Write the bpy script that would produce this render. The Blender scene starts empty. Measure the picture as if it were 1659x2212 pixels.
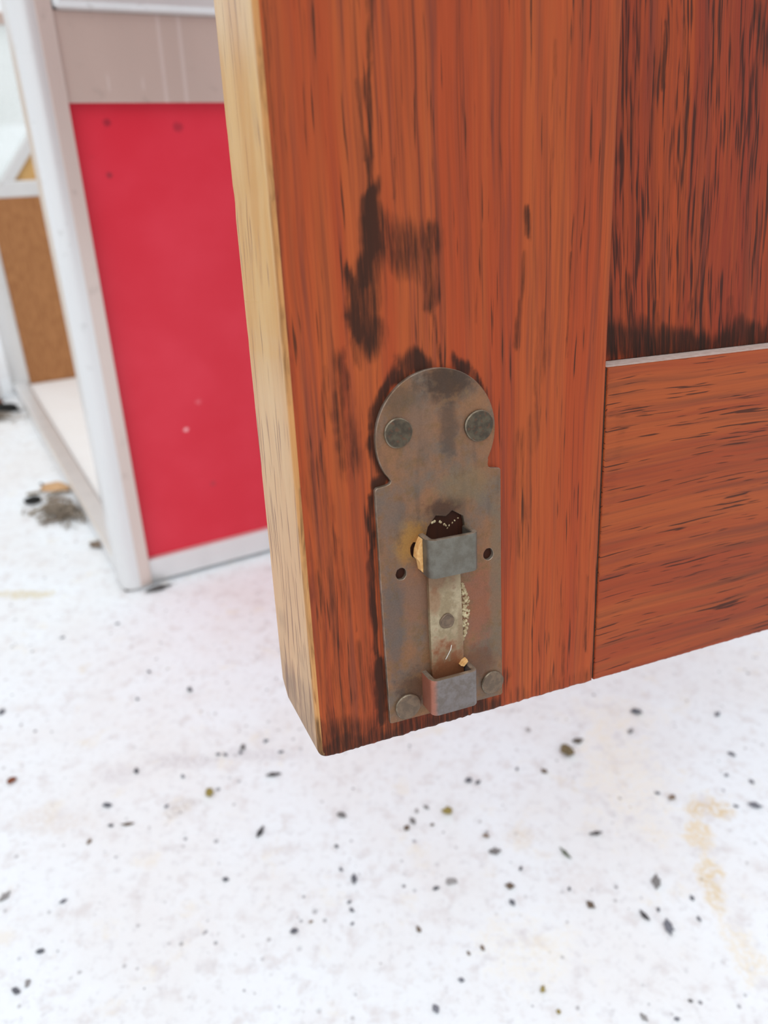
import bpy, bmesh, math, random
import numpy as np
from mathutils import Matrix, Vector

random.seed(7)
scene = bpy.context.scene
COL = scene.collection

# ------------------------------------------------------------------ camera
cam_d = bpy.data.cameras.new('camera')
cam = bpy.data.objects.new('camera', cam_d)
COL.objects.link(cam)
cam.matrix_world = Matrix(((1.0, -0.00109, 0.0, 0.0),
                           (0.00052, 0.48181, -0.87628, 0.0),
                           (0.00095, 0.87628, 0.48181, 0.33),
                           (0, 0, 0, 1)))
cam_d.sensor_fit = 'VERTICAL'
cam_d.sensor_height = 36.0
cam_d.lens = 36.0 * 1645.0 / 2212.0
cam_d.clip_start = 0.01
cam_d.dof.use_dof = True
cam_d.dof.focus_distance = 0.160
cam_d.dof.aperture_fstop = 16.0
scene.camera = cam

# ------------------------------------------------------------------ overcast sky
world = bpy.data.worlds.new('overcast_sky')
scene.world = world
world.use_nodes = True
wt = world.node_tree
wt.nodes.clear()
w_out = wt.nodes.new('ShaderNodeOutputWorld')
w_bg = wt.nodes.new('ShaderNodeBackground')
w_tc = wt.nodes.new('ShaderNodeTexCoord')
w_sep = wt.nodes.new('ShaderNodeSeparateXYZ')
w_rmp = wt.nodes.new('ShaderNodeValToRGB')
wt.links.new(w_tc.outputs['Generated'], w_sep.inputs[0])
wt.links.new(w_sep.outputs['Z'], w_rmp.inputs[0])
w_rmp.color_ramp.elements[0].position = 0.0
w_rmp.color_ramp.elements[0].color = (0.80, 0.83, 0.86, 1)
w_rmp.color_ramp.elements[1].position = 1.0
w_rmp.color_ramp.elements[1].color = (1.05, 1.08, 1.12, 1)
wt.links.new(w_rmp.outputs[0], w_bg.inputs['Color'])
w_bg.inputs['Strength'].default_value = 1.0
wt.links.new(w_bg.outputs[0], w_out.inputs['Surface'])

# the sun behind thin cloud: very soft
sun_d = bpy.data.lights.new('veiled_sun', 'SUN')
sun_d.energy = 0.9
sun_d.angle = math.radians(50)
sun_d.color = (1.0, 0.98, 0.95)
sun = bpy.data.objects.new('veiled_sun', sun_d)
COL.objects.link(sun)
sun.rotation_euler = (math.radians(38), math.radians(-6), math.radians(0))

scene.view_settings.view_transform = 'Standard'
scene.view_settings.look = 'None'
scene.view_settings.gamma = 1.0
scene.view_settings.use_curve_mapping = False
scene.view_settings.exposure = 0.1


# ------------------------------------------------------------------ helpers
def lin(r, g, b):
    def f(c):
        c /= 255.0
        return c / 12.92 if c <= 0.04045 else ((c + 0.055) / 1.055) ** 2.4
    return (f(r), f(g), f(b), 1.0)


class NT:
    """small node-tree writer"""
    def __init__(self, name):
        self.m = bpy.data.materials.new(name)
        self.m.use_nodes = True
        self.t = self.m.node_tree
        self.t.nodes.clear()
        self.out = self.t.nodes.new('ShaderNodeOutputMaterial')
        self.p = self.t.nodes.new('ShaderNodeBsdfPrincipled')
        self.t.links.new(self.p.outputs[0], self.out.inputs['Surface'])

    def put(self, sock, v):
        if isinstance(v, bpy.types.NodeSocket):
            self.t.links.new(v, sock)
        elif v is not None:
            sock.default_value = v

    def math(self, op, a, b=None, c=None, clamp=False):
        n = self.t.nodes.new('ShaderNodeMath')
        n.operation = op
        n.use_clamp = clamp
        self.put(n.inputs[0], a)
        if b is not None:
            self.put(n.inputs[1], b)
        if c is not None:
            self.put(n.inputs[2], c)
        return n.outputs[0]

    def sep(self, v):
        n = self.t.nodes.new('ShaderNodeSeparateXYZ')
        self.put(n.inputs[0], v)
        return n.outputs

    def comb(self, x, y, z):
        n = self.t.nodes.new('ShaderNodeCombineXYZ')
        for i, v in enumerate((x, y, z)):
            self.put(n.inputs[i], v)
        return n.outputs[0]

    def obj_mm(self):
        n = self.t.nodes.new('ShaderNodeTexCoord')
        s = self.sep(n.outputs['Object'])
        return [self.math('MULTIPLY', o, 1000.0) for o in s]

    def noise(self, vec, scale, detail=3.0, rough=0.5):
        n = self.t.nodes.new('ShaderNodeTexNoise')
        self.put(n.inputs['Vector'], vec)
        n.inputs['Scale'].default_value = scale
        n.inputs['Detail'].default_value = detail
        n.inputs['Roughness'].default_value = rough
        return n.outputs['Fac']

    def voronoi(self, vec, scale, rnd=1.0):
        n = self.t.nodes.new('ShaderNodeTexVoronoi')
        self.put(n.inputs['Vector'], vec)
        n.inputs['Scale'].default_value = scale
        n.inputs['Randomness'].default_value = rnd
        return n.outputs

    def ramp(self, fac, lo, hi):
        n = self.t.nodes.new('ShaderNodeMapRange')
        n.interpolation_type = 'SMOOTHSTEP'
        self.put(n.inputs['Value'], fac)
        n.inputs['From Min'].default_value = lo
        n.inputs['From Max'].default_value = hi
        return n.outputs[0]

    def mix(self, fac, a, b, blend='MIX'):
        n = self.t.nodes.new('ShaderNodeMix')
        n.data_type = 'RGBA'
        n.blend_type = blend
        self.put(n.inputs[0], fac)
        self.put(n.inputs[6], a)
        self.put(n.inputs[7], b)
        return n.outputs[2]

    def attr(self, name):
        n = self.t.nodes.new('ShaderNodeAttribute')
        n.attribute_name = name
        return n.outputs['Fac']

    def bump(self, height, strength=0.3, dist=0.0003):
        n = self.t.nodes.new('ShaderNodeBump')
        n.inputs['Strength'].default_value = strength
        n.inputs['Distance'].default_value = dist
        self.put(n.inputs['Height'], height)
        self.put(self.p.inputs['Normal'], n.outputs[0])

    def base(self, col, rough=0.5, metal=0.0, spec=0.5):
        self.put(self.p.inputs['Base Color'], col)
        self.put(self.p.inputs['Roughness'], rough)
        self.put(self.p.inputs['Metallic'], metal)
        self.put(self.p.inputs['Specular IOR Level'], spec)

    def blob(self, x, z, cx, cz, rx, rz, wob, amt=0.35):
        """soft patch with a ragged outline at a place on the thing"""
        dx = self.math('DIVIDE', self.math('SUBTRACT', x, cx), rx)
        dz = self.math('DIVIDE', self.math('SUBTRACT', z, cz), rz)
        d = self.math('SQRT', self.math('ADD', self.math('MULTIPLY', dx, dx), self.math('MULTIPLY', dz, dz)))
        w = self.math('MULTIPLY', self.math('SUBTRACT', wob, 0.5), amt * 4)
        d = self.math('ADD', d, w)
        return self.math('SUBTRACT', 1.0, self.ramp(d, 0.45, 1.25))


def mesh_obj(name, verts, faces, mats, parent=None, smooth=False, midx=None):
    me = bpy.data.meshes.new(name)
    me.from_pydata([tuple(v) for v in verts], [], faces)
    me.update()
    for m in (mats if isinstance(mats, (list, tuple)) else [mats]):
        me.materials.append(m)
    if midx is not None:
        me.polygons.foreach_set('material_index', midx)
    if smooth:
        me.polygons.foreach_set('use_smooth', [True] * len(me.polygons))
    o = bpy.data.objects.new(name, me)
    COL.objects.link(o)
    if parent:
        o.parent = parent
    return o


def bm_obj(name, bm, mat, parent=None, smooth=False):
    me = bpy.data.meshes.new(name)
    bmesh.ops.recalc_face_normals(bm, faces=bm.faces)
    bm.to_mesh(me)
    bm.free()
    me.materials.append(mat)
    if smooth:
        me.polygons.foreach_set('use_smooth', [True] * len(me.polygons))
    o = bpy.data.objects.new(name, me)
    COL.objects.link(o)
    if parent:
        o.parent = parent
    return o


def empty(name, label, cat, loc=None, mat=None, group=None):
    o = bpy.data.objects.new(name, None)
    COL.objects.link(o)
    o.empty_display_size = 0.02
    if loc:
        o.location = loc
    if mat:
        o.matrix_world = mat
    o['label'] = label
    o['category'] = cat
    if group:
        o['group'] = group
    return o


def tag(o, label, cat, group=None):
    o['label'] = label
    o['category'] = cat
    if group:
        o['group'] = group
    return o


def prism(name, pts2, z0, z1, mat, parent=None, bevel=0.0, seg=2, frame=None):
    """closed outline in plan, raised from z0 to z1; frame maps (a,b,z) to local xyz"""
    bm = bmesh.new()
    f = frame or (lambda a, b, z: (a, b, z))
    lo = [bm.verts.new(f(a, b, z0)) for a, b in pts2]
    hi = [bm.verts.new(f(a, b, z1)) for a, b in pts2]
    n = len(pts2)
    bm.faces.new(lo[::-1])
    bm.faces.new(hi)
    for i in range(n):
        bm.faces.new((lo[i], lo[(i + 1) % n], hi[(i + 1) % n], hi[i]))
    bmesh.ops.recalc_face_normals(bm, faces=bm.faces)
    if bevel:
        bmesh.ops.bevel(bm, geom=list(bm.edges), offset=bevel, segments=seg, affect='EDGES', profile=0.5, clamp_overlap=True)
    return bm_obj(name, bm, mat, parent)


def vnoise(p, seed=0):
    """1-d smooth value noise for numpy arrays"""
    p = np.asarray(p, float)
    i = np.floor(p).astype(int)
    f = p - i
    f = f * f * (3 - 2 * f)
    h = lambda k: (np.sin(k * 127.1 + seed * 311.7) * 43758.5453) % 1.0
    return h(i) * (1 - f) + h(i + 1) * f


# ------------------------------------------------------------------ materials
def wood(name, along, c1, c2, c3, cpore, pore_lo, pore_hi, band=0.11, gloss=0.42, stain_and_shade=True, seed=0.0, fine=0.35, pore_amt=0.85, wave=1.6, tilt=0.0, plen=0.03, pf=1.35, purple=0.0, lines=0.0):
    t = NT(name)
    x, y, z = t.obj_mm()
    a, l = (x, z) if along == 'z' else (z, x)
    if tilt:
        a = t.math('ADD', a, t.math('MULTIPLY', l, tilt))
    y2 = t.math('ADD', y, seed)
    # the grain wanders a little on its way
    wv = t.noise(t.comb(t.math('MULTIPLY', a, 0.04), t.math('MULTIPLY', l, 0.018), y2), 1.0, 2.0)
    a = t.math('ADD', a, t.math('MULTIPLY', t.math('SUBTRACT', wv, 0.5), wave * 5))
    bands = t.noise(t.comb(t.math('MULTIPLY', a, band), t.math('MULTIPLY', l, band * 0.035), y2), 1.0, 4.0, 0.6)
    mid = t.noise(t.comb(t.math('MULTIPLY', a, 0.55), t.math('MULTIPLY', l, 0.012), t.math('ADD', y2, 9.0)), 1.0, 3.0, 0.55)
    fin = t.noise(t.comb(t.math('MULTIPLY', a, 2.6), t.math('MULTIPLY', l, 0.045), t.math('ADD', y2, 21.0)), 1.0, 3.0, 0.6)
    por = t.noise(t.comb(t.math('MULTIPLY', a, pf), t.math('MULTIPLY', l, plen), t.math('ADD', y2, 33.0)), 1.0, 2.0, 0.55)
    porf = t.noise(t.comb(t.math('MULTIPLY', a, 0.16), t.math('MULTIPLY', l, 0.022), t.math('ADD', y2, 47.0)), 1.0, 2.0)
    col = t.mix(t.ramp(bands, 0.38, 0.62), c1, c2)
    col = t.mix(t.math('MULTIPLY', t.ramp(mid, 0.48, 0.72), 0.6), col, c3)
    stk = t.noise(t.comb(t.math('MULTIPLY', a, 0.33), t.math('MULTIPLY', l, 0.009), t.math('ADD', y2, 61.0)), 1.0, 4.0, 0.7)
    col = t.mix(t.math('MULTIPLY', t.ramp(stk, 0.50, 0.68), purple), col, lin(98, 50, 42))
    thin = t.noise(t.comb(t.math('MULTIPLY', a, 1.1), t.math('MULTIPLY', l, 0.013), t.math('ADD', y2, 81.0)), 1.0, 3.0, 0.6)
    col = t.mix(t.math('MULTIPLY', t.ramp(thin, 0.56, 0.72), lines), col, lin(70, 38, 30))
    sh = t.math('ADD', 1.0 - fine / 2, t.math('MULTIPLY', fin, fine))
    col = t.mix(1.0, col, t.comb(sh, sh, sh), 'MULTIPLY')
    psum = t.math('ADD', por, t.math('MULTIPLY', t.math('SUBTRACT', porf, 0.5), 0.35))
    pm = t.math('MULTIPLY', t.ramp(psum, pore_lo, pore_hi), pore_amt)
    col = t.mix(pm, col, cpore)
    rough = t.math('ADD', gloss, t.math('MULTIPLY', fin, 0.12))
    if stain_and_shade:
        s = t.attr('stain_and_shade')
        ns = t.noise(t.comb(t.math('MULTIPLY', a, 1.1), t.math('MULTIPLY', l, 0.07), y2), 1.0, 5.0, 0.65)
        s = t.math('ADD', s, t.math('MULTIPLY', t.math('SUBTRACT', ns, 0.5), t.math('MULTIPLY', t.ramp(s, 0.02, 0.35), 1.5)))
        s = t.math('MULTIPLY', t.ramp(s, 0.14, 0.95), 0.92)
        col = t.mix(s, col, lin(38, 25, 19))
        rough = t.math('ADD', rough, t.math('MULTIPLY', s, 0.15))
    t.base(col, rough, 0.0, 0.15)
    hgt = t.math('SUBTRACT', t.math('MULTIPLY', fin, 0.3), pm)
    t.bump(hgt, 0.35, 0.00012)
    return t.m


M_STILE = wood('stained_stile_wood', 'z', lin(162, 78, 39), lin(153, 64, 33), lin(114, 55, 36), lin(56, 32, 22), 0.61, 0.73, seed=3.0, fine=0.5, wave=0.45, plen=0.055, purple=0.55, lines=0.6)
M_RAIL = wood('stained_rail_wood', 'x', lin(156, 76, 40), lin(142, 62, 36), lin(108, 57, 38), lin(52, 28, 22), 0.61, 0.67, band=0.14, seed=70.0, fine=0.35, wave=0.7, tilt=-0.02, plen=0.06, pf=1.7, purple=0.35, lines=0.25)
M_PANEL = wood('dark_panel_wood', 'z', lin(150, 64, 31), lin(130, 50, 31), lin(86, 40, 28), lin(42, 24, 20), 0.50, 0.68, band=0.16, seed=130.0, fine=0.5, wave=0.9, tilt=0.06, plen=0.07, pf=1.5, purple=0.4, lines=0.3)
M_EDGE = wood('ochre_eased_edge', 'z', lin(196, 146, 94), lin(184, 130, 78), lin(164, 114, 72), lin(126, 80, 46), 0.66, 0.80, gloss=0.36, seed=17.0, fine=0.2)
# the oak of the side runs front to back in y, so its grain crosses y
def oak_side():
    t = NT('bare_side_oak')
    x, y, z = t.obj_mm()
    wv = t.noise(t.comb(t.math('MULTIPLY', y, 0.05), t.math('MULTIPLY', z, 0.02), 3.0), 1.0, 2.0)
    a = t.math('ADD', y, t.math('MULTIPLY', t.math('SUBTRACT', wv, 0.5), 5.0))
    a = t.math('ADD', a, t.math('MULTIPLY', z, 0.035))
    b = t.noise(t.comb(t.math('MULTIPLY', a, 0.12), t.math('MULTIPLY', z, 0.02), 5.0), 1.0, 3.0)
    f = t.noise(t.comb(t.math('MULTIPLY', a, 1.8), t.math('MULTIPLY', z, 0.035), 8.0), 1.0, 3.0, 0.6)
    p = t.noise(t.comb(t.math('MULTIPLY', a, 1.15), t.math('MULTIPLY', z, 0.055), 28.0), 1.0, 1.0)
    low = t.math('SUBTRACT', 1.0, t.ramp(z, 30.0, 95.0))
    col = t.mix(t.ramp(b, 0.35, 0.65), lin(206, 168, 116), lin(196, 148, 92))
    col = t.mix(t.math('MULTIPLY', low, 0.75), col, lin(200, 160, 124))
    sh = t.math('ADD', 0.86, t.math('MULTIPLY', f, 0.26))
    col = t.mix(1.0, col, t.comb(sh, sh, sh), 'MULTIPLY')
    # open pores, denser towards the worn lower end
    pm = t.math('MULTIPLY', t.ramp(t.math('ADD', p, t.math('MULTIPLY', low, 0.07)), 0.63, 0.70), 0.75)
    col = t.mix(pm, col, lin(118, 74, 54))
    d = t.noise(t.comb(t.math('MULTIPLY', y, 0.1), t.math('MULTIPLY', z, 0.1), 2.0), 1.0, 4.0)
    dirt = t.math('MULTIPLY', t.ramp(t.math('SUBTRACT', d, t.math('MULTIPLY', z, 0.018)), 0.0, 0.55), 0.6)
    col = t.mix(dirt, col, lin(104, 82, 68))
    t.base(col, t.math('ADD', 0.27, t.math('MULTIPLY', low, 0.28)), 0.0, 0.45)
    t.bump(t.math('SUBTRACT', t.math('MULTIPLY', f, 0.3), pm), 0.4, 0.00015)
    return t.m
M_SIDE = oak_side()


def ledge_sky():
    t = NT('sky_reflecting_ledge')  # pale sky reflection on the rail's top ledge, put into its colour
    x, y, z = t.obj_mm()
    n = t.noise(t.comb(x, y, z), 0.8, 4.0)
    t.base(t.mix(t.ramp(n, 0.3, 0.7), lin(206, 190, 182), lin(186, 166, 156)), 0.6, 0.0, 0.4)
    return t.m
M_LEDGE_SKY = ledge_sky()


def plate_metal():
    t = NT('rusty_plate_steel')
    x, y, z = t.obj_mm()
    v = t.comb(x, y, z)
    n1 = t.noise(v, 0.14, 5.0, 0.6)
    n2 = t.noise(v, 0.5, 4.0, 0.6)
    n3 = t.noise(v, 3.5, 3.0, 0.6)
    st = t.noise(t.comb(t.math('MULTIPLY', x, 0.35), y, t.math('MULTIPLY', z, 0.07)), 1.0, 3.0)
    col = t.mix(t.ramp(n1, 0.36, 0.64), lin(112, 95, 82), lin(138, 97, 68))
    col = t.mix(t.math('MULTIPLY', t.ramp(n2, 0.48, 0.68), 0.6), col, lin(118, 88, 56))
    col = t.mix(t.math('MULTIPLY', t.ramp(st, 0.5, 0.7), 0.45), col, lin(84, 70, 60))
    for cx, cz, rx, rz, c, k in (
            (31, 75, 6, 5, (62, 44, 32), .85), (20.5, 72, 4, 4, (84, 68, 52), .6), (30.5, 66, 2.2, 7, (78, 62, 52), .7),
            (36, 69, 4, 3, (142, 100, 68), .7), (24, 67, 5, 5, (132, 98, 76), .6), (22, 44, 4, 5, (160, 116, 56), .85),
            (26, 40, 4, 6, (150, 92, 50), .6), (29.5, 50, 4.5, 2.5, (72, 46, 32), .85), (37, 28, 4.5, 10, (142, 86, 62), .75),
            (22.5, 33, 4, 8, (134, 92, 68), .6), (17.5, 28, 2.5, 14, (98, 86, 80), .7), (40.8, 30, 1.6, 24, (116, 100, 80), .6),
            (21, 12, 4, 4, (72, 50, 36), .7), (36, 14, 5, 4, (104, 66, 44), .7), (27, 6, 6, 1.6, (136, 96, 62), .7),
            (34, 54, 6, 4, (124, 104, 74), .5), (18, 50, 3, 6, (106, 94, 86), .6)):
        m = t.blob(x, z, cx, cz, rx, rz, n2, 0.5)
        col = t.mix(t.math('MULTIPLY', m, k), col, lin(*c))
    sp = t.math('ADD', 0.64, t.math('MULTIPLY', n3, 0.5))
    col = t.mix(1.0, col, t.comb(sp, sp, sp), 'MULTIPLY')
    t.base(col, t.math('ADD', 0.42, t.math('MULTIPLY', n2, 0.25)), 0.35, 0.4)
    t.bump(t.math('ADD', n3, n2), 0.25, 0.0002)
    return t.m
M_PLATE = plate_metal()


def steel(name, c1, c2, metal, rough, scale=0.6, rust=None):
    t = NT(name)
    x, y, z = t.obj_mm()
    v = t.comb(x, y, z)
    n1 = t.noise(v, scale, 4.0, 0.6)
    n2 = t.noise(v, 4.0, 3.0, 0.6)
    col = t.mix(t.ramp(n1, 0.38, 0.62), lin(*c1), lin(*c2))
    if rust:
        r = t.noise(v, scale * 1.7, 4.0)
        col = t.mix(t.math('MULTIPLY', t.ramp(r, 0.54, 0.66), 0.8), col, lin(*rust))
    s = t.math('ADD', 0.82, t.math('MULTIPLY', n2, 0.36))
    col = t.mix(1.0, col, t.comb(s, s, s), 'MULTIPLY')
    t.base(col, rough, metal, 0.45)
    t.bump(t.math('ADD', n1, n2), 0.2, 0.00015)
    return t.m
M_KEEP = steel('dull_keeper_steel', (114, 110, 101), (102, 96, 86), 0.6, 0.42, 0.35)
def keeper_rust():
    t = NT('rust_stained_keeper_steel')
    x, y, z = t.obj_mm()
    v = t.comb(x, y, z)
    n = t.noise(v, 0.5, 4.0, 0.6)
    n2 = t.noise(v, 3.5, 3.0)
    c = t.mix(t.ramp(n, 0.38, 0.62), lin(120, 112, 110), lin(108, 98, 92))
    r = t.math('SUBTRACT', 1.0, t.ramp(t.math('ADD', x, t.math('MULTIPLY', n, 1.2)), 24.0, 25.2))
    c = t.mix(t.math('MULTIPLY', r, .8), c, lin(170, 100, 76))
    s = t.math('ADD', 0.85, t.math('MULTIPLY', n2, 0.3))
    c = t.mix(1.0, c, t.comb(s, s, s), 'MULTIPLY')
    t.base(c, 0.42, 0.5, 0.45)
    return t.m
M_KEEP_RUST = keeper_rust()
M_BOLT = steel('worn_bolt_steel', (164, 146, 112), (138, 116, 86), 0.35, 0.5, 0.28, (126, 76, 44))
def bolt_metal():
    t = NT('worn_bolt_steel')
    x, y, z = t.obj_mm()
    v = t.comb(x, y, z)
    n = t.noise(v, 0.4, 5.0, 0.6)
    n2 = t.noise(v, 2.5, 3.0, 0.6)
    c = t.mix(t.ramp(n, 0.38, 0.62), lin(166, 150, 122), lin(140, 122, 94))
    for cx, cz, rx, rz, col, k in ((29, 13, 7, 9.0, (126, 74, 44), .95), (27, 36, 5, 3.5, (118, 84, 60), .8), (26, 31, 1.8, 3, (128, 84, 54), .6), (31.8, 22, .8, 6, (124, 92, 66), .5)):
        c = t.mix(t.math('MULTIPLY', t.blob(x, z, cx, cz, rx, rz, n, .6), k), c, lin(*col))
    s = t.math('ADD', 0.78, t.math('MULTIPLY', n2, 0.44))
    c = t.mix(1.0, c, t.comb(s, s, s), 'MULTIPLY')
    t.base(c, 0.48, 0.35, 0.45)
    t.bump(n2, 0.2, 0.0002)
    return t.m
M_BOLT = bolt_metal()
M_SCREW = steel('dark_screw_steel', (64, 54, 42), (84, 74, 58), 0.4, 0.5, 0.7, (92, 62, 44))
M_SCREW2 = steel('brown_screw_steel', (116, 96, 78), (98, 82, 68), 0.4, 0.5, 0.7)
M_HOLE = steel('dark_rust_scale', (40, 28, 20), (62, 42, 28), 0.1, 0.8, 1.2)
M_SPLINTER = steel('pale_split_wood', (222, 176, 116), (206, 152, 90), 0.0, 0.7, 1.0)
M_RIM_GLINT = steel('rim_highlight_steel', (140, 128, 110), (104, 92, 76), 0.5, 0.4, 0.6)  # highlight on the screw rims painted as a paler steel
M_EDGE_GLINT = steel('edge_highlight_steel', (176, 164, 150), (138, 122, 104), 0.6, 0.35, 0.3)  # edge highlight put into the colour of the plate and keepers
M_FLAKE = steel('bright_metal_flake', (190, 176, 140), (150, 128, 96), 0.3, 0.4, 1.0)


def aluminium(name, col, rough, streaks=False):
    t = NT(name)
    x, y, z = t.obj_mm()
    n = t.noise(t.comb(t.math('MULTIPLY', x, 0.05), t.math('MULTIPLY', y, 0.05), t.math('MULTIPLY', z, 0.01)), 1.0, 4.0)
    c = t.mix(t.math('MULTIPLY', t.ramp(n, 0.35, 0.7), 0.25), col, tuple(k * 0.86 for k in col[:3]) + (1,))
    d = t.noise(t.comb(x, y, z), 0.09, 5.0, 0.65)
    c = t.mix(t.math('MULTIPLY', t.ramp(d, 0.60, 0.72), 0.18), c, lin(120, 112, 104))
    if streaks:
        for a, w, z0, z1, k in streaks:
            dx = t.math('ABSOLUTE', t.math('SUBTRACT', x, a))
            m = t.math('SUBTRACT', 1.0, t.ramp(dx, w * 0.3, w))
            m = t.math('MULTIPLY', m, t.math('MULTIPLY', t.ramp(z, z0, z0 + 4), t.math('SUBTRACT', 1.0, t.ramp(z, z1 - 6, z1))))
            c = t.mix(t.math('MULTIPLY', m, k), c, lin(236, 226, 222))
    t.base(c, rough, 0.55, 0.5)
    return t.m
M_ALU = aluminium('satin_aluminium', lin(226, 226, 226), 0.38)
M_ALU_REFLECTION = aluminium('warm_reflection_aluminium', lin(216, 200, 192), 0.4)  # beige holds the warm reflection on the post's front face
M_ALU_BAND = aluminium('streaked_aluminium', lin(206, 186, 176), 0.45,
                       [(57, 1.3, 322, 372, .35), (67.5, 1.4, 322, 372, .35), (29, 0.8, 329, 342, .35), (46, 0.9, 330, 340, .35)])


def red_board():
    t = NT('red_laminate')
    x, y, z = t.obj_mm()
    v = t.comb(x, y, z)
    n = t.noise(v, 0.02, 3.0)
    c = t.mix(t.ramp(n, 0.3, 0.7), lin(208, 42, 60), lin(214, 52, 70))
    vo = t.voronoi(v, 0.035)
    dots = t.math('SUBTRACT', 1.0, t.ramp(vo['Distance'], 0.03, 0.07))
    c = t.mix(t.math('MULTIPLY', dots, 0.35), c, lin(150, 60, 66))
    for a, b, r, col, k in ((43, 118, 1.6, (250, 190, 195), .8), (53, 137, 2.0, (226, 120, 130), .5), (21, 287, 1.8, (96, 40, 50), .6),
                            (24, 315, 2.2, (110, 30, 46), .6), (60, 312, 3.0, (120, 34, 50), .5), (56, 71, 2.0, (150, 60, 70), .5)):
        m = t.blob(x, z, a, b, r, r, t.noise(v, 0.6, 2.0), 0.3)
        c = t.mix(t.math('MULTIPLY', m, k), c, lin(*col))
    t.base(c, 0.42, 0.0, 0.3)
    return t.m
M_RED = red_board()


def brown_board(name, c1, c2):
    t = NT(name)
    x, y, z = t.obj_mm()
    n = t.noise(t.comb(t.math('MULTIPLY', x, 0.02), y, t.math('MULTIPLY', z, 0.09)), 1.0, 4.0, 0.6)
    t.base(t.mix(t.ramp(n, 0.35, 0.68), lin(*c1), lin(*c2)), 0.5, 0.0, 0.35)
    return t.m
M_WHITE = brown_board('bounce_screen_white', (232, 230, 228), (238, 238, 238))
M_BROWN = brown_board('brown_hardboard', (150, 98, 56), (172, 118, 72))
M_TAN = brown_board('tan_plywood', (206, 164, 104), (196, 152, 92))


def concrete():
    t = NT('white_concrete')
    tc = t.t.nodes.new('ShaderNodeTexCoord')
    s = t.sep(tc.outputs['Object'])
    x, y = [t.math('MULTIPLY', q, 1000.0) for q in s[:2]]
    v = t.comb(x, y, 0.0)
    n1 = t.noise(v, 0.012, 5.0, 0.6)
    n2 = t.noise(v, 0.09, 5.0, 0.65)
    n3 = t.noise(v, 0.45, 4.0, 0.6)
    c = t.mix(t.ramp(n1, 0.35, 0.65), lin(232, 238, 243), lin(228, 230, 232))
    c = t.mix(t.math('MULTIPLY', t.ramp(n2, 0.50, 0.70), 0.75), c, lin(212, 209, 210))
    nm = t.noise(v, 0.22, 5.0, 0.7)
    c = t.mix(t.math('MULTIPLY', t.ramp(nm, 0.52, 0.68), 0.55), c, lin(204, 204, 208))
    n4 = t.noise(t.comb(t.math('ADD', x, 400.0), y, 5.0), 0.05, 4.0, 0.6)
    c = t.mix(t.math('MULTIPLY', t.ramp(n4, 0.58, 0.74), 0.35), c, lin(226, 214, 190))
    # pores and tiny grit
    dens = t.noise(t.comb(x, y, 40.0), 0.02, 2.0)
    vo = t.voronoi(v, 0.19)
    rr = t.sep(vo['Color'])
    rad = t.math('MULTIPLY', t.math('MULTIPLY', rr[0], rr[0]), t.math('ADD', 0.05, t.math('MULTIPLY', t.ramp(dens, 0.35, 0.65), 0.20)))
    pm = t.math('SUBTRACT', 1.0, t.ramp(t.math('DIVIDE', vo['Distance'], t.math('ADD', rad, 0.02)), 0.6, 1.2))
    c = t.mix(t.math('MULTIPLY', pm, t.math('MULTIPLY', rr[1], 0.95)), c, lin(116, 116, 122))
    v2 = t.voronoi(v, 0.10)
    r2 = t.sep(v2['Color'])
    wob = t.noise(v, 0.5, 2.0)
    d2 = t.math('ADD', v2['Distance'], t.math('MULTIPLY', t.math('SUBTRACT', wob, 0.5), 0.14))
    p2 = t.math('SUBTRACT', 1.0, t.ramp(d2, 0.05, 0.13))
    c = t.mix(t.math('MULTIPLY', p2, t.math('MULTIPLY', t.ramp(r2[0], 0.40, 0.9), 0.7)), c, lin(150, 148, 150))
    # ochre and grey stains at their places
    for cx, cy, rx, ry, col, k in (
            (171, 277, 11, 9, (212, 184, 128), .75), (160, 258, 7, 14, (222, 200, 156), .75), (156, 232, 6, 14, (216, 192, 142),.75),
            (159, 200, 7, 20, (228, 212, 178), .5), (133, 300, 22, 40, (238, 226, 200), .35), (140, 345, 30, 14, (236, 226, 206), .3),
            (-268, 471, 24, 6.0, (204, 188, 142), .8), (-116, 309, 20, 6, (190, 184, 188), .55), (-146, 300, 14, 6, (196, 190, 194), .45),
            (-107, 277, 9, 7, (186, 178, 176), .55), (-70, 313, 30, 5, (190, 186, 192), .45), (70, 260, 9, 6, (210, 196, 180), .4),
            (-175, 268, 26, 8, (214, 206, 200), .5), (62, 200, 25, 15, (236, 228, 206), .3), (96, 235, 14, 8, (214, 206, 204), .35)):
        m = t.blob(x, y, cx, cy, rx, ry, n2, 0.9)
        m = t.math('MULTIPLY', m, t.ramp(n3, 0.30, 0.62))
        c = t.mix(t.math('MULTIPLY', m, k), c, lin(*col))
    t.base(c, 0.8, 0.0, 0.2)
    t.bump(t.math('SUBTRACT', t.math('ADD', n2, t.math('MULTIPLY', n3, 0.4)), pm), 0.35, 0.0012)
    return t.m
M_FLOOR = concrete()


def plain(name, c, rough=0.8, var=0.7, vary=False):
    t = NT(name)
    x, y, z = t.obj_mm()
    n = t.noise(t.comb(x, y, z), 0.9, 3.0)
    oi = t.t.nodes.new('ShaderNodeObjectInfo')
    k2 = t.math('ADD', 0.65, t.math('MULTIPLY', oi.outputs['Random'], 0.9)) if vary else 1.0
    t.base(t.mix(1.0, t.mix(n, lin(*[k * var for k in c]), lin(*c)), t.comb(k2, k2, k2), 'MULTIPLY'), rough, 0.0, 0.2)
    return t.m


# ------------------------------------------------------------------ the setting
fl = mesh_obj('floor', [(-8, -6, 0), (8, -6, 0), (8, 10, 0), (-8, 10, 0)], [(0, 1, 2, 3)], M_FLOOR)
fl['kind'] = 'structure'

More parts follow.
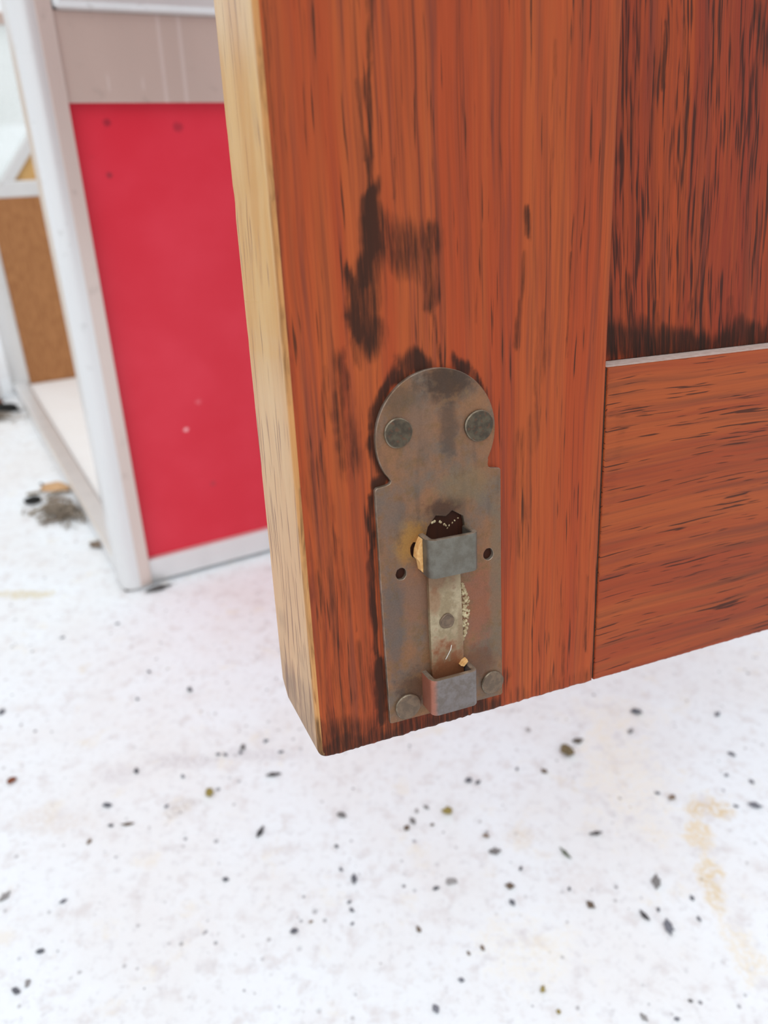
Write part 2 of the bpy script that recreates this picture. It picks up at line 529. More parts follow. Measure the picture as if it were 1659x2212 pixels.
# ------------------------------------------------------------------ the wooden door
DOOR = Matrix(((0.92380, -0.37982, -0.04828, -0.01319),
               (0.38213, 0.90681, 0.17798, 0.11228),
               (-0.02382, -0.18287, 0.98285, 0.21007),
               (0, 0, 0, 1)))
door = empty('cabinet_door', 'reddish-brown framed wooden door corner with a rusty bolt latch, above white floor', 'door', mat=DOOR)
door['kind'] = 'thing'

STAINS_AND_SHADE = [
 ([(18.9, 135.6), (18.3, 128.5), (17.7, 120.5), (17.6, 115.7), (17.2, 107.3)],0.69,0.70),
 ([(17.3, 107.3), (17.3, 103.6), (16.9, 99.2), (15.8, 94.7)],1.67,1.00),
 ([(13.6, 94.1), (13.6, 90.2), (13.9, 85.9)],1.37,1.00),
 ([(17.2, 96.9), (16.5, 92.4), (15.7, 86.9)],2.35,0.80),
 ([(14.0, 86.3), (13.2, 80.7)],1.27,0.50),
 ([(18.7, 100.8), (23.8, 99.3), (28.3, 99.9)],2.75,0.65),
 ([(28.4, 102.6), (28.9, 96.4), (28.2, 90.1)],1.37,0.75),
 ([(28.5, 90.1), (29.2, 83.5), (29.7, 77.9)],0.39,0.70),
 ([(16.1, 125.2), (16.2, 118.5), (16.5, 113.7)],0.49,0.50),
 ([(48.2, 102.8), (48.1, 98.8)],0.78,0.70),
 ([(47.9, 95.5), (47.2, 88.1), (46.0, 78.6)],0.59,0.60),
 ([(58.1, 96.8), (57.7, 77.6)],0.39,0.55),
 ([(9.5, 81.0), (9.8, 76.1), (8.9, 68.7), (9.8, 62.6)],1.67,0.60),
 ([(7.4, 78.8), (4.9, 62.4)],0.78,0.40),
 ([(17.5, 60.1), (15.2, 65.3), (15.7, 69.6), (17.7, 73.6), (21.0, 76.7), (23.9, 78.5)],1.27,0.95),
 ([(22.1, 78.7), (25.3, 79.2)],1.57,0.95),
 ([(32.9, 78.2), (34.4, 76.6)],1.37,0.90),
 ([(35.8, 76.1), (38.8, 71.3)],0.78,0.80),
 ([(15.9, 57.6), (18.5, 58.2)],1.27,1.00),
 ([(14.4, 55.6), (13.7, 37.7), (13.7, 22.5)],0.69,0.90),
 ([(14.4, 20.2), (14.3, 6.6)],1.08,0.95),
 ([(1.1, 2.0), (11.3, 1.8), (22.0, 1.2), (33.2, 1.0), (40.1, 0.7)],2.16,0.80),
 ([(16.7, 3.6), (36.6, 2.3)],1.57,0.70),
 ([(44.3, 6.7), (43.1, 1.1)],1.18,0.50),
 ([(0.9, 8.9), (1.3, 1.9)],1.57,0.60),
 ([(1.2, 134.5), (0.9, 118.9), (0.1, 94.8), (-0.0, 75.6)],1.37,0.35),
 ([(1.0, 58.6), (0.5, 35.7), (0.2, 20.8)],0.69,0.40),
 ([(5.6, 55.2), (6.0, 34.5), (5.5, 14.0)],0.59,0.40),
 ([(10.6, 54.4), (9.9, 28.6)],0.49,0.35),
 ([(65.0, 27.0), (65.2, 9.5)],0.69,0.45),
 ([(58.4, 22.8), (59.0, 5.1)],0.78,0.40),
 ([(40.3, 57.3), (45.8, 36.3)],0.49,0.30),
 ([(22.5, 119.3), (21.6, 107.2)],0.39,0.40),
 ([(40.5, 130.1), (39.6, 113.7)],0.49,0.35),
 ([(53.4, 132.1), (53.2, 106.7)],0.39,0.40),
 ([(38.5, 100.7), (37.4, 84.5)],0.39,0.35),
 ([(19.5, 37.9), (39.0, 38.3)], 3.0, 1.3), ([(29.5, 38.0), (29.5, 49.0)], 6.0, 1.4), ([(22.6, 43.0), (22.6, 41.0)], 2.5, 1.3),  # dark depth of the plate's slot and holes painted on the wood
 ([(4.0, 60.0), (6.0, 34.0), (5.0, 10.0)], 3.5, 0.36), ([(11.5, 24.0), (12.0, 8.0)], 2.4, 0.42), ([(9.0, 72.0), (11.0, 62.0)], 3.0, 0.45),
 ([(52.0, 84.0), (50.0, 60.0)], 1.6, 0.36), ([(47.0, 60.0), (48.0, 36.0)], 1.8, 0.34), ([(20.5, 100.5), (27.0, 99.5)], 3.6, 0.6), ([(15.5, 93.0), (16.0, 86.0)], 3.0, 0.8),
 ([(2.0, 3.0), (12.0, 2.0), (28.0, 1.5)], 4.6, 0.66), ([(28.0, 1.5), (66.0, 1.0)], 2.2, 0.38),
]
PANEL_STAINS = [
 ([(72.5, 112.1), (72.1, 99.9), (72.4, 82.1)], 1.9, 0.55),
 ([(72.0, 77.0), (79.0, 77.0), (84.0, 74.5), (92.0, 75.0), (101.0, 74.0), (112.0, 75.0), (125.0, 74.0)], 3.4, 0.8),
 ([(78.0, 90.0), (79.0, 78.0)], 1.6, 0.5), ([(86.0, 84.0), (86.5, 76.0)], 1.2, 0.5), ([(95.5, 83.0), (96.0, 76.0)], 1.0, 0.45), ([(107.5, 84.0), (108.0, 76.0)], 1.2, 0.45),
 ([(107.3, 141.3), (110.1, 131.5)], 1.18, 0.60),
 ([(84.0, 136.9), (83.9, 125.6)], 0.59, 0.60),
 ([(88.5, 137.9), (88.8, 129.1)], 0.59, 0.50),
]
RAIL_STAINS = [
 ([(68.5, 70.0), (72.5, 60.0), (69.0, 40.0)], 1.6, 0.25),
 ([(69.0, 64.0), (78.0, 62.5)], 0.7, 0.35),
]


def stain_and_shade_field(X, Z, strokes):
    """soaked-in stains and painted hole shade: strokes with a wandering, ragged outline"""
    s = np.zeros_like(X)
    Zw = Z + (vnoise(X * 0.5, 6) - .5) * 3.0
    wid = 0.75 + 0.75 * vnoise(Z * 0.21 + X * 0.13, 7)
    for pl, hw, k in strokes:
        d = np.full_like(X, 1e9)
        am = min(1.0, hw / 1.8)
        Xw = X + am * ((vnoise(Z * 0.22, 2) - .5) * 1.4 + (vnoise(Z * 0.9, 4) - .5) * 0.6)
        for (x0, z0), (x1, z1) in zip(pl[:-1], pl[1:]):
            dx, dz = x1 - x0, z1 - z0
            L = dx * dx + dz * dz
            t = np.clip(((Xw - x0) * dx + (Zw - z0) * dz) / L, 0, 1)
            ez = (Zw - z0 - t * dz)
            d = np.minimum(d, np.hypot(Xw - x0 - t * dx, ez * 0.75))
        q = np.clip((d / (hw * wid) - 0.3) / 1.35, 0, 1)
        s = np.maximum(s, k * (1 - q * q * (3 - 2 * q)))
    return s


def axis(lo, hi, dense_hi, step, r):
    """sample positions: fine near the ends for the eased edges, step up to dense_hi, then wide"""
    e = [0, 0.12 * r, 0.3 * r, 0.6 * r, r]
    top = min(dense_hi, hi - r)
    body = list(np.arange(lo + r, top, step)[1:])
    if hi - r - top > 1:
        body += list(np.linspace(top, hi - r, max(2, int((hi - r - top) / 25) + 1))[:-1])
    body = [b for b in body if b < hi - r - step * 0.3]
    return np.array([lo + k for k in e] + body + [hi - k for k in e[::-1]])


def board(name, x0, x1, z0, z1, yf, yb, r, strokes, mats, dense_x, dense_z, step=0.6, chip=0.0, back_round=0.0, ragged=0.0, label=None, corner=0.0):
    """a planed board with eased front edges; face towards -y, own sides and back (mm)"""
    xs, zs = axis(x0, x1, dense_x, step, r), axis(z0, z1, dense_z, step, r)
    nx, nz = len(xs), len(zs)
    X, Z = np.meshgrid(xs, zs)
    rr = r * np.ones_like(X)
    dl = X - x0
    dr = x1 - X
    db = Z - z0
    dt = z1 - Z
    d = np.minimum(np.minimum(dl, dr), np.minimum(db, dt))
    q = np.clip(1 - d / r, 0, 1)
    Y = yf + r * (1 - np.sqrt(np.clip(1 - q * q, 0, 1)))
    if chip:
        # bruises along the left arris
        c = np.clip((vnoise(Z[:, 0] * 0.22, 5) - 0.55) * 2.2, 0, 1) * np.exp(-((Z[:, 0] - 98) / 14) ** 2)
        c += 0.25 * np.clip((vnoise(Z[:, 0] * 0.35, 9) - 0.6) * 2, 0, 1)
        c = c * chip
        w = np.clip(1 - dl / (r * 1.8), 0, 1)
        Y += (c[:, None] * w) * 0.9
        X = X + (c[:, None] * w) * 0.25
    if ragged:
        w = np.clip(1 - db / 1.2, 0, 1)
        rg = (vnoise(X[0] * 0.9, 3) + vnoise(X[0] * 3.1, 8) - 1.0) * ragged
        for nc in (32.4, 35.6, 21.0):
            rg += 0.5 * np.clip(1 - np.abs(X[0] - nc) / 0.5, 0, 1)
        Z = Z + w * rg[None, :]
    if corner:
        px, pz = np.clip(corner - (X - x0), 0, None), np.clip(corner - (Z - z0), 0, None)
        inn = (px > 0) & (pz > 0)
        m = np.maximum(px, pz) / np.maximum(np.hypot(px, pz), 1e-6)
        X = np.where(inn, x0 + corner - px * m, X)
        Z = np.where(inn, z0 + corner - pz * m, Z)
    V = np.stack([X.ravel(), Y.ravel(), Z.ravel()], 1)
    F, MI = [], []
    for j in range(nz - 1):
        for i in range(nx - 1):
            F.append((j * nx + i, j * nx + i + 1, (j + 1) * nx + i + 1, (j + 1) * nx + i))
            MI.append(2 if (len(mats) > 2 and i < 4) else 0)
    # sides
    ring = [i for i in range(nx)] + [j * nx + nx - 1 for j in range(1, nz)] + \
           [(nz - 1) * nx + i for i in range(nx - 2, -1, -1)] + [j * nx for j in range(nz - 2, 0, -1)]
    side_left = set(j * nx for j in range(nz))
    ys = list(np.linspace(0, 1, 9)[1:])
    rows = [ring]
    Vl = [V]
    base = len(V)
    RV = V[ring]
    for f in ys:
        P = RV.copy()
        P[:, 1] = RV[:, 1] + (yb - RV[:, 1]) * f
        if back_round:
            dy = np.clip(P[:, 1] - (yb - back_round), 0, None)
            zmin = z0 + back_round - np.sqrt(np.clip(back_round ** 2 - dy ** 2, 0, None))
            P[:, 2] = np.maximum(P[:, 2], zmin)
        Vl.append(P)
        rows.append(list(range(base, base + len(ring))))
        base += len(ring)
    n = len(ring)
    for k in range(len(rows) - 1):
        for i in range(n):
            i2 = (i + 1) % n
            F.append((rows[k][i2], rows[k][i], rows[k + 1][i], rows[k + 1][i2]))
            left = ring[i] in side_left and ring[i2] in side_left
            top = ring[i] >= (nz - 1) * nx and ring[i2] >= (nz - 1) * nx
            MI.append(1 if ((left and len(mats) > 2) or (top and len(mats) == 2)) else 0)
    F.append(tuple(rows[-1]))
    MI.append(0)
    V = np.concatenate(Vl)
    o = mesh_obj(name, V * 0.001, F, mats, door, midx=MI)
    sm = [True] * (len(F) - 1) + [False]
    o.data.polygons.foreach_set('use_smooth', sm)
    o.data.set_sharp_from_angle(angle=math.radians(50))
    a = o.data.attributes.new('stain_and_shade', 'FLOAT', 'POINT')
    a.data.foreach_set('value', stain_and_shade_field(V[:, 0], V[:, 2], strokes).astype(np.float32) if strokes else np.zeros(len(V), np.float32))
    if label:
        o['label'] = label
    return o


board('stile', 0, 67.7, 0, 430, 0, 27, 0.9, STAINS_AND_SHADE, [M_STILE, M_SIDE, M_EDGE], 68, 146, chip=1.0, back_round=5.0, ragged=0.25, corner=2.2,
      label='vertical stile with dark stains and a bare honey-coloured oak edge')
board('rail', 68.05, 262, 0.25, 73.5, 0.05, 27, 0.45, RAIL_STAINS, [M_RAIL, M_LEDGE_SKY], 132, 74, ragged=0.15, label='horizontal bottom rail with dark pore lines')
board('panel', 67.75, 262.2, 73.55, 360, 7.6, 14, 0.2, PANEL_STAINS, [M_PANEL], 132, 146, label='recessed darker reddish panel')
board('stile', 262.3, 330, 0, 430, 0, 27, 0.9, [], [M_STILE], 264, 2, step=4.0)
board('rail', 68.05, 262, 360.05, 430, 0.05, 27, 0.45, [], [M_RAIL], 70, 362, step=4.0)


# dirt packed into the joint between stile and rail
prism('joint_dirt', [(67.66, 0.6), (68.1, 0.6), (68.1, 6.0), (67.66, 6.0)], 0.8, 73.3, M_HOLE, door,
      frame=lambda a, b, z: (a * .001, b * .001, z * .001))['label'] = 'dark dirt packed in the joint'

# ------------------------------------------------------------------ the bolt latch on the stile
def plate_mesh():
    def circ(cx, cz, rx, rz=None, n=20, jit=0.0):
        rz = rz or rx
        return [(cx + rx * math.cos(2 * math.pi * i / n) * (1 + random.uniform(-jit, jit)),
                 cz + rz * math.sin(2 * math.pi * i / n) * (1 + random.uniform(-jit, jit))) for i in range(n)]
    cx, cz, r = 28.1, 64.8, 12.55
    out = [(15.6, 4.9), (16.0, 4.7), (42.2, 4.3), (42.5, 4.7), (42.15, 30.0), (41.95, 55.9), (41.7, 56.25), (39.7, 56.6), (39.2, 56.9), (39.0, 57.5), (39.15, 58.2)]
    a0, a1 = math.radians(-29), math.radians(209)
    for i in range(49):
        a = a0 + (a1 - a0) * i / 48
        out.append((cx + r * math.cos(a), cz + r * math.sin(a)))
    out += [(17.9, 57.7), (18.3, 57.1), (18.0, 56.6), (17.2, 56.35), (15.3, 56.1), (14.95, 55.7), (15.2, 30.0)]
    cu = bpy.data.curves.new('plate', 'CURVE')
    cu.dimensions = '2D'
    cu.fill_mode = 'BOTH'
    cu.extrude = 0.00040
    cu.bevel_depth = 0.00012
    cu.bevel_resolution = 2
    cu.offset = -0.00012
    slot = [(25.6, 46.6), (27.4, 48.7), (29.6, 48.2), (31.0, 49.2), (33.4, 47.6), (33.9, 44.5), (33.6, 40.0), (25.4, 40.0), (25.0, 44.5)]
    for pts in (out, circ(19.5, 37.9, 1.15, 1.3, 16, .06), circ(39.1, 38.3, 1.15, 1.3, 16, .06), circ(22.6, 42.3, 1.0, 1.6, 14, .1), slot):
        sp = cu.splines.new('POLY')
        sp.points.add(len(pts) - 1)
        for p, (a, b) in zip(sp.points, pts):
            p.co = (a * .001, b * .001, 0, 1)
        sp.use_cyclic_u = True
    o = bpy.data.objects.new('plate', cu)
    COL.objects.link(o)
    bpy.context.view_layer.update()
    me = bpy.data.meshes.new_from_object(o.evaluated_get(bpy.context.evaluated_depsgraph_get()))
    bpy.data.objects.remove(o)
    # curve plane (x, y) -> door plane (x, z), lying on the wood
    for v in me.vertices:
        x, y, z = v.co
        v.co = (x, -0.00056 - z, y)
    return me

me = plate_mesh()
me.materials.clear()
me.materials.append(M_PLATE)
bmx = bmesh.new()
bmx.from_mesh(me)
bmesh.ops.remove_doubles(bmx, verts=bmx.verts, dist=1e-6)
bmesh.ops.recalc_face_normals(bmx, faces=bmx.faces)
bmx.to_mesh(me)
bmx.free()
me.materials.append(M_EDGE_GLINT)  # bevel faces carry a painted bright highlight
for pf_ in me.polygons:
    if abs(pf_.normal.y) < 0.93:
        pf_.material_index = 1
plate = bpy.data.objects.new('latch_plate', me)
COL.objects.link(plate)
plate.parent = door
plate['label'] = 'rusty keyhole-shaped steel bolt plate'
PY = -1.05   # front of the plate in y, mm


def strap(name, x0, x1, z0, z1, p, mat, th=1.1, rad=1.7, slant=0.0, label=None):
    """bent keeper: two legs and a front, rounded at the bends"""
    prof = []
    def arc(cx, cy, r, a0, a1, n=6):
        return [(cx + r * math.cos(a0 + (a1 - a0) * i / n), cy + r * math.sin(a0 + (a1 - a0) * i / n)) for i in range(n + 1)]
    yp = -p
    base = PY + 0.3
    outer = [(x0, base)] + arc(x0 + rad, yp + rad, rad, math.pi, 1.5 * math.pi) + arc(x1 - rad, yp + rad, rad, 1.5 * math.pi, 2 * math.pi) + [(x1, base)]
    ri = rad - th
    inner = [(x0 + th, base)] + arc(x0 + rad, yp + rad, ri, math.pi, 1.5 * math.pi) + arc(x1 - rad, yp + rad, ri, 1.5 * math.pi, 2 * math.pi) + [(x1 - th, base)]
    bm = bmesh.new()
    n = len(outer)
    def ring(pts, z):
        return [bm.verts.new((a * .001, b * .001, (z + slant * (a - x0)) * .001)) for a, b in pts]
    ob, ot, ib, it = ring(outer, z0), ring(outer, z1), ring(inner, z0), ring(inner, z1)
    for i in range(n - 1):
        bm.faces.new((ob[i], ob[i + 1], ot[i + 1], ot[i]))
        bm.faces.new((ib[i], it[i], it[i + 1], ib[i + 1]))
        bm.faces.new((ot[i], ot[i + 1], it[i + 1], it[i]))
        bm.faces.new((ob[i], ib[i], ib[i + 1], ob[i + 1]))
    for k in (0, n - 1):
        bm.faces.new((ob[k], ot[k], it[k], ib[k]))
    bmesh.ops.recalc_face_normals(bm, faces=bm.faces)
    ed = [e for e in bm.edges if abs(e.verts[0].co.z - e.verts[1].co.z) < 2e-4 and len(e.link_faces) == 2
          and e.calc_face_angle(0) > 1.2]
    bmesh.ops.bevel(bm, geom=ed, offset=0.00022, segments=2, affect='EDGES', profile=0.5)
    o = bm_obj(name, bm, mat, plate, smooth=True)
    o.data.materials.append(M_EDGE_GLINT)  # upward faces get the highlight as a paler colour
    for f_ in o.data.polygons:
        if f_.normal.z > 0.4:
            f_.material_index = 1
    o.data.set_sharp_from_angle(angle=math.radians(40))
    if label:
        o['label'] = label
    return o

strap('keeper', 23.5, 34.4, 37.6, 45.6, 6.1, M_KEEP, label='grey upper keeper strap')
strap('keeper', 23.2, 33.9, 7.0, 15.2, 6.1, M_KEEP_RUST, rad=1.5, label='grey lower keeper strap with a rusty side')


def lathe(name, prof, cx, cz, mat, parent, n=28, label=None, wob=0.0, rim=None):
    """prof: (radius, y) pairs in mm, turned about an axis square to the door"""
    V, F = [], []
    for r, y in prof:
        for i in range(n):
            a = 2 * math.pi * i / n
            k = 1 + wob * math.sin(3 * a + cx) + wob * .6 * math.sin(5 * a)
            V.append(((cx + r * k * math.cos(a)) * .001, y * .001, (cz + r * k * math.sin(a)) * .001))
    for j in range(len(prof) - 1):
        for i in range(n):
            F.append((j * n + i, j * n + (i + 1) % n, (j + 1) * n + (i + 1) % n, (j + 1) * n + i))
    F.append(tuple(range((len(prof) - 1) * n, len(prof) * n)))
    F.append(tuple(range(n))[::-1])
    mi = [1 if (rim and i // n == 1) else 0 for i in range(len(F))]
    o = mesh_obj(name, V, F, [mat, rim] if rim else mat, parent, smooth=True, midx=mi)
    o.data.set_sharp_from_angle(angle=math.radians(35))
    if label:
        o['label'] = label
    return o

for cx, cz, r, m, dome in ((20.05, 66.2, 2.85, M_SCREW, .55), (37.0, 65.5, 3.1, M_SCREW, .7), (19.65, 7.95, 2.85, M_SCREW2, .7), (39.8, 8.2, 2.7, M_SCREW2, .7)):
    lathe('screw', [(r, PY + .15), (r, PY - dome * .6), (r * .94, PY - dome * .9), (r * .8, PY - dome), (r * .3, PY - dome * .9)], cx, cz, m, plate, wob=.015, rim=M_RIM_GLINT)

# the sliding bolt between the keepers, with the stub of its lost knob
def slab(name, outline, y0, y1, mat, parent, bev=0.15, label=None):
    bm = bmesh.new()
    a = [bm.verts.new((x * .001, y0 * .001, z * .001)) for x, z in outline]
    b = [bm.verts.new((x * .001, y1 * .001, z * .001)) for x, z in outline]
    n = len(outline)
    bm.faces.new(a)
    bm.faces.new(b[::-1])
    for i in range(n):
        bm.faces.new((a[i], a[(i + 1) % n], b[(i + 1) % n], b[i]))
    bmesh.ops.recalc_face_normals(bm, faces=bm.faces)
    if bev:
        bmesh.ops.bevel(bm, geom=list(bm.edges), offset=bev * .001, segments=2, affect='EDGES', profile=0.5)
    o = bm_obj(name, bm, mat, parent)
    if label:
        o['label'] = label
    return o

slab('sliding_bolt', [(25.2, 8.0), (32.6, 8.0), (32.4, 24.0), (32.0, 38.6), (24.9, 38.6), (25.0, 24.0)], -2.15, PY + .02, M_BOLT, plate, label='worn pale flat sliding bolt')
lathe('knob_stub', [(1.65, -2.1), (1.65, -2.35), (1.45, -2.5), (1.15, -2.3), (0.9, -2.35), (0.3, -2.3)], 28.7, 26.0, M_SCREW2, plate, n=20, wob=.04, label='broken stub of the bolt knob')
def crust(name, spots, label):
    """crumbly deposit: little flattened lumps grown together"""
    rnd = random.Random(name)
    bm = bmesh.new()
    for x, y, z, r in spots:
        mt = Matrix.Translation(Vector((x, y, z)) * .001) @ Matrix.Rotation(rnd.uniform(0, 3), 4, 'Y') @ Matrix.Diagonal((r * .001, r * .0005, r * rnd.uniform(.5, .9) * .001, 1))
        bmesh.ops.create_icosphere(bm, subdivisions=1, radius=1.0, matrix=mt)
    o = bm_obj(name, bm, M_FLAKE, plate)
    o['label'] = label
    return o

rc = random.Random(4)
crust('rust_crust', [(32.9 + 1.5 * math.sin((z - 20) / 13 * 3.1) * rc.random(), PY - .08, z + rc.uniform(-.3, .3), rc.uniform(.35, .62)) for z in np.linspace(20.5, 32.8, 70)],
      'pale crusty deposit beside the bolt')
slab('wood_splinter', [(23.0, 44.3), (23.5, 45.2), (23.5, 38.0), (23.1, 38.4), (22.8, 40.4), (22.2, 41.2), (22.4, 42.8)], -3.0, PY + .02, M_SPLINTER, plate, 0.12, label='pale wood splinter beside the upper keeper')
slab('wood_splinter', [(32.0, 15.0), (33.0, 16.0), (32.7, 16.7), (31.8, 16.2), (31.2, 15.4)], -3.2, -2.1, M_SPLINTER, plate, 0.1, label='pale chip at the lower keeper')
# what is left of the spring in the slot
crust('broken_spring', [(x + rc.uniform(-.15, .15), PY - .1, z + rc.uniform(-.15, .15), r) for x, z, r in (
    (26.5, 47.5, .42), (27.1, 47.6, .34), (28.0, 47.5, .32), (28.5, 47.1, .3), (29.0, 46.6, .32), (29.5, 46.2, .34), (30.1, 46.3, .26), (30.8, 46.7, .26), (31.5, 46.9, .22), (32.2, 47.3, .2), (29.9, 45.6, .24))],
    'bright broken spring scrap above the keeper')

# ------------------------------------------------------------------ aluminium display case
G = Vector((0.8746, 0.4845, 0)).normalized()
D = Vector((-0.525, 0.851, 0)).normalized()
A = Vector((-0.1854, 0.4762, 0))
CASE = Matrix(((G.x, D.x, 0, A.x), (G.y, D.y, 0, A.y), (0, 0, 1, 0), (0, 0, 0, 1)))
# plan is nearly square-cornered: build in (s, t) along its two sides, placed at its near corner
case = empty('display_case', 'low aluminium display case with a red side panel, behind the wooden door', 'display case', loc=tuple(A))
def cf(a, b, z):
    p = G * (a * .001) + D * (b * .001)
    return (p.x, p.y, z * .001)

def post_outline(x0, x1, y0, y1, r, corner=0, n=8):
    """square tube with the outer corner rounded"""
    pts = []
    cs = [(x0, y0), (x1, y0), (x1, y1), (x0, y1)]
    for k, (cx, cy) in enumerate(cs):
        rr = r if k == corner else 0.8
        ox = cx + rr if cx == x0 else cx - rr
        oy = cy + rr if cy == y0 else cy - rr
        a0 = math.pi + k * math.pi / 2
        m = n if k == corner else 2
        for i in range(m + 1):
            a = a0 + math.pi / 2 * i / m
            pts.append((ox + rr * math.cos(a), oy + rr * math.sin(a)))
    return pts

TOPZ = 400
W = 420
DEP = 512
def tube_post(name, x0, x1, y0, y1, r, corner, parent, frame, z0=0, z1=TOPZ):
    o = prism(name, post_outline(x0, x1, y0, y1, r, corner), z0, z1, M_ALU, parent, frame=frame)
    o.data.polygons.foreach_set('use_smooth', [True] * len(o.data.polygons))
    o.data.set_sharp_from_angle(angle=math.radians(40))
    return o

def bar(name, x0, x1, y0, y1, z0, z1, mat, parent=None, frame=cf, bev=1.2, label=None):
    o = prism(name, [(x0, y0), (x1, y0), (x1, y1), (x0, y1)], z0, z1, mat, parent or case, bevel=bev * .001, frame=frame)
    if label:
        o['label'] = label
    return o

tube_post('corner_post', -10.5, 10.5, 0, 23, 9, 0, case, cf, 2)
bar('post_reflection', 2.2, 10.7, -0.4, 0.4, 3, TOPZ - 3, M_ALU_REFLECTION, bev=.3, label='beige strip with a painted warm reflection on the post')  # added strip; the post's warm reflection is put into its colour
tube_post('corner_post', W, W + 21, 0, 23, 9, 1, case, cf, 2)
tube_post('corner_post', -10.5, 10.5, DEP, DEP + 22, 6, 3, case, cf, 2)
tube_post('corner_post', W, W + 21, DEP, DEP + 22, 6, 2, case, cf, 2)
for x0, x1, y0, y1 in ((-9, 9, 3, 21), (W + 2, W + 19, 3, 21), (-9, 9, DEP + 2, DEP + 20), (W + 2, W + 19, DEP + 2, DEP + 20)):
    prism('foot', [(x0, y0), (x1, y0), (x1, y1), (x0, y1)], 0, 2, M_HOLE, case, frame=cf)
# red side
bar('bottom_rail', 10.5, W, 2, 20, 3, 22, M_ALU)
bar('red_panel', 10.5, W, 7, 12, 22, 326, M_RED, bev=0, label='smooth red laminate panel')
bar('bounce_screen', 10.5, W, 12.2, 14, 22, 325, M_WHITE, bev=0, label='unseen white sheet added against red bounce')  # unseen sheet added to keep red bounce off the case interior
bar('fascia', 10.5, W, 2.5, 16, 325, 369, M_ALU_BAND, bev=.8, label='beige-grey streaked metal band above the red panel')
bar('top_rail', 10.5, W, -2, 20, 369, TOPZ, M_ALU, bev=4)
# open side and floor of the case
bar('sill', -9, 7, 23, DEP, 2, 14, M_ALU, bev=2)
bar('base_board', 8.5, W - 2, 23.5, DEP - 1.5, 3, 9, M_WHITE, bev=0.5, label='pale base board inside the case')
# back side
bar('bottom_rail', 10.5, W, DEP + 2, DEP + 20, 2, 9, M_ALU)
bar('back_panel', 10.5, W, DEP - .5, DEP + 5, 9, 226, M_BROWN, bev=0, label='brown hardboard back panel')
bar('back_rail', 10.5, W, DEP - 1, DEP + 16, 226, 243, M_ALU)
bar('top_rail', 10.5, W, DEP, DEP + 18, 393, 404, M_ALU_BAND, bev=1)
bar('side_rail', W + 2, W + 19, 23, DEP, 380, TOPZ, M_ALU, bev=2)
bar('side_rail', W + 2, W + 19, 23, DEP, 3, 20, M_ALU, bev=2)
bar('end_panel', W + 8, W + 12, 23, DEP, 20, 380, M_WHITE, bev=0)
# tan triangle under a sloping bar
def tri(name, pts, y0, y1, mat, label=None, bev=0.0):
    bm = bmesh.new()
    a = [bm.verts.new(cf(s, y0, z)) for s, z in pts]
    b = [bm.verts.new(cf(s, y1, z)) for s, z in pts]
    n = len(pts)
    bm.faces.new(a)
    bm.faces.new(b[::-1])
    for i in range(n):
        bm.faces.new((a[i], a[(i + 1) % n], b[(i + 1) % n], b[i]))
    bmesh.ops.recalc_face_normals(bm, faces=bm.faces)
    if bev:
        bmesh.ops.bevel(bm, geom=list(bm.edges), offset=bev * .001, segments=2, affect='EDGES', profile=.5)
    o = bm_obj(name, bm, mat, case)
    if label:
        o['label'] = label
    return o
tri('corner_gusset', [(33, 243), (150, 243), (150, 380)], DEP + 4, DEP + 9, M_TAN, 'tan plywood triangle above the rail')
tri('diagonal_bar', [(27, 243), (42, 243), (150, 372), (150, 391)], DEP - 1, DEP + 12, M_ALU, 'slanting aluminium bar', .8)

tg = NT('hazy_glass')
gx, gy, gz = tg.obj_mm()
tr = tg.t.nodes.new('ShaderNodeBsdfTransparent')
tr.inputs[0].default_value = (0.97, 0.98, 0.97, 1)
mx = tg.t.nodes.new('ShaderNodeMixShader')
gn = tg.noise(tg.comb(gx, gy, gz), 0.03, 4.0)
tg.put(mx.inputs[0], tg.math('ADD', 0.15, tg.math('MULTIPLY', tg.ramp(gn, 0.4, 0.65), 0.15)))
tg.t.links.new(tr.outputs[0], mx.inputs[1])
tg.t.links.new(tg.p.outputs[0], mx.inputs[2])
tg.base(lin(226, 232, 230), 0.15, 0.0, 0.6)
tg.t.links.new(mx.outputs[0], tg.out.inputs['Surface'])
tri('glass_pane', [(10.5, 243), (27, 243), (150, 391), (150, 393), (10.5, 393)], DEP + 5, DEP + 8, tg.m, 'hazy pale glass pane')

# ------------------------------------------------------------------ neighbouring case, only its near post and sill in view
nb_o = Vector((-0.472, 0.872, 0))
nb = empty('display_case', 'white metal post of a second case at the left border of the picture', 'display case', loc=tuple(nb_o))
def nf(a, b, z):
    p = G * (a * .001) + D * (b * .001)
    return (p.x, p.y, z * .001)
tube_post('corner_post', -9, 11, 0, 22, 8, 0, nb, nf, 6)
bar('foot', -6, 8, 3, 19, 0, 6, M_HOLE, nb, nf, 0.5)
bar('sill', -300, -9, 4, 20, 8, 26, M_ALU, nb, nf)
bar('side_panel', -300, -9, 10, 14, 26, 380, M_TAN, nb, nf, 0)
bar('top_rail', -300, -9, 4, 20, 380, 400, M_ALU, nb, nf)
tube_post('corner_post', -320, -300, 0, 22, 8, 0, nb, nf, 0)

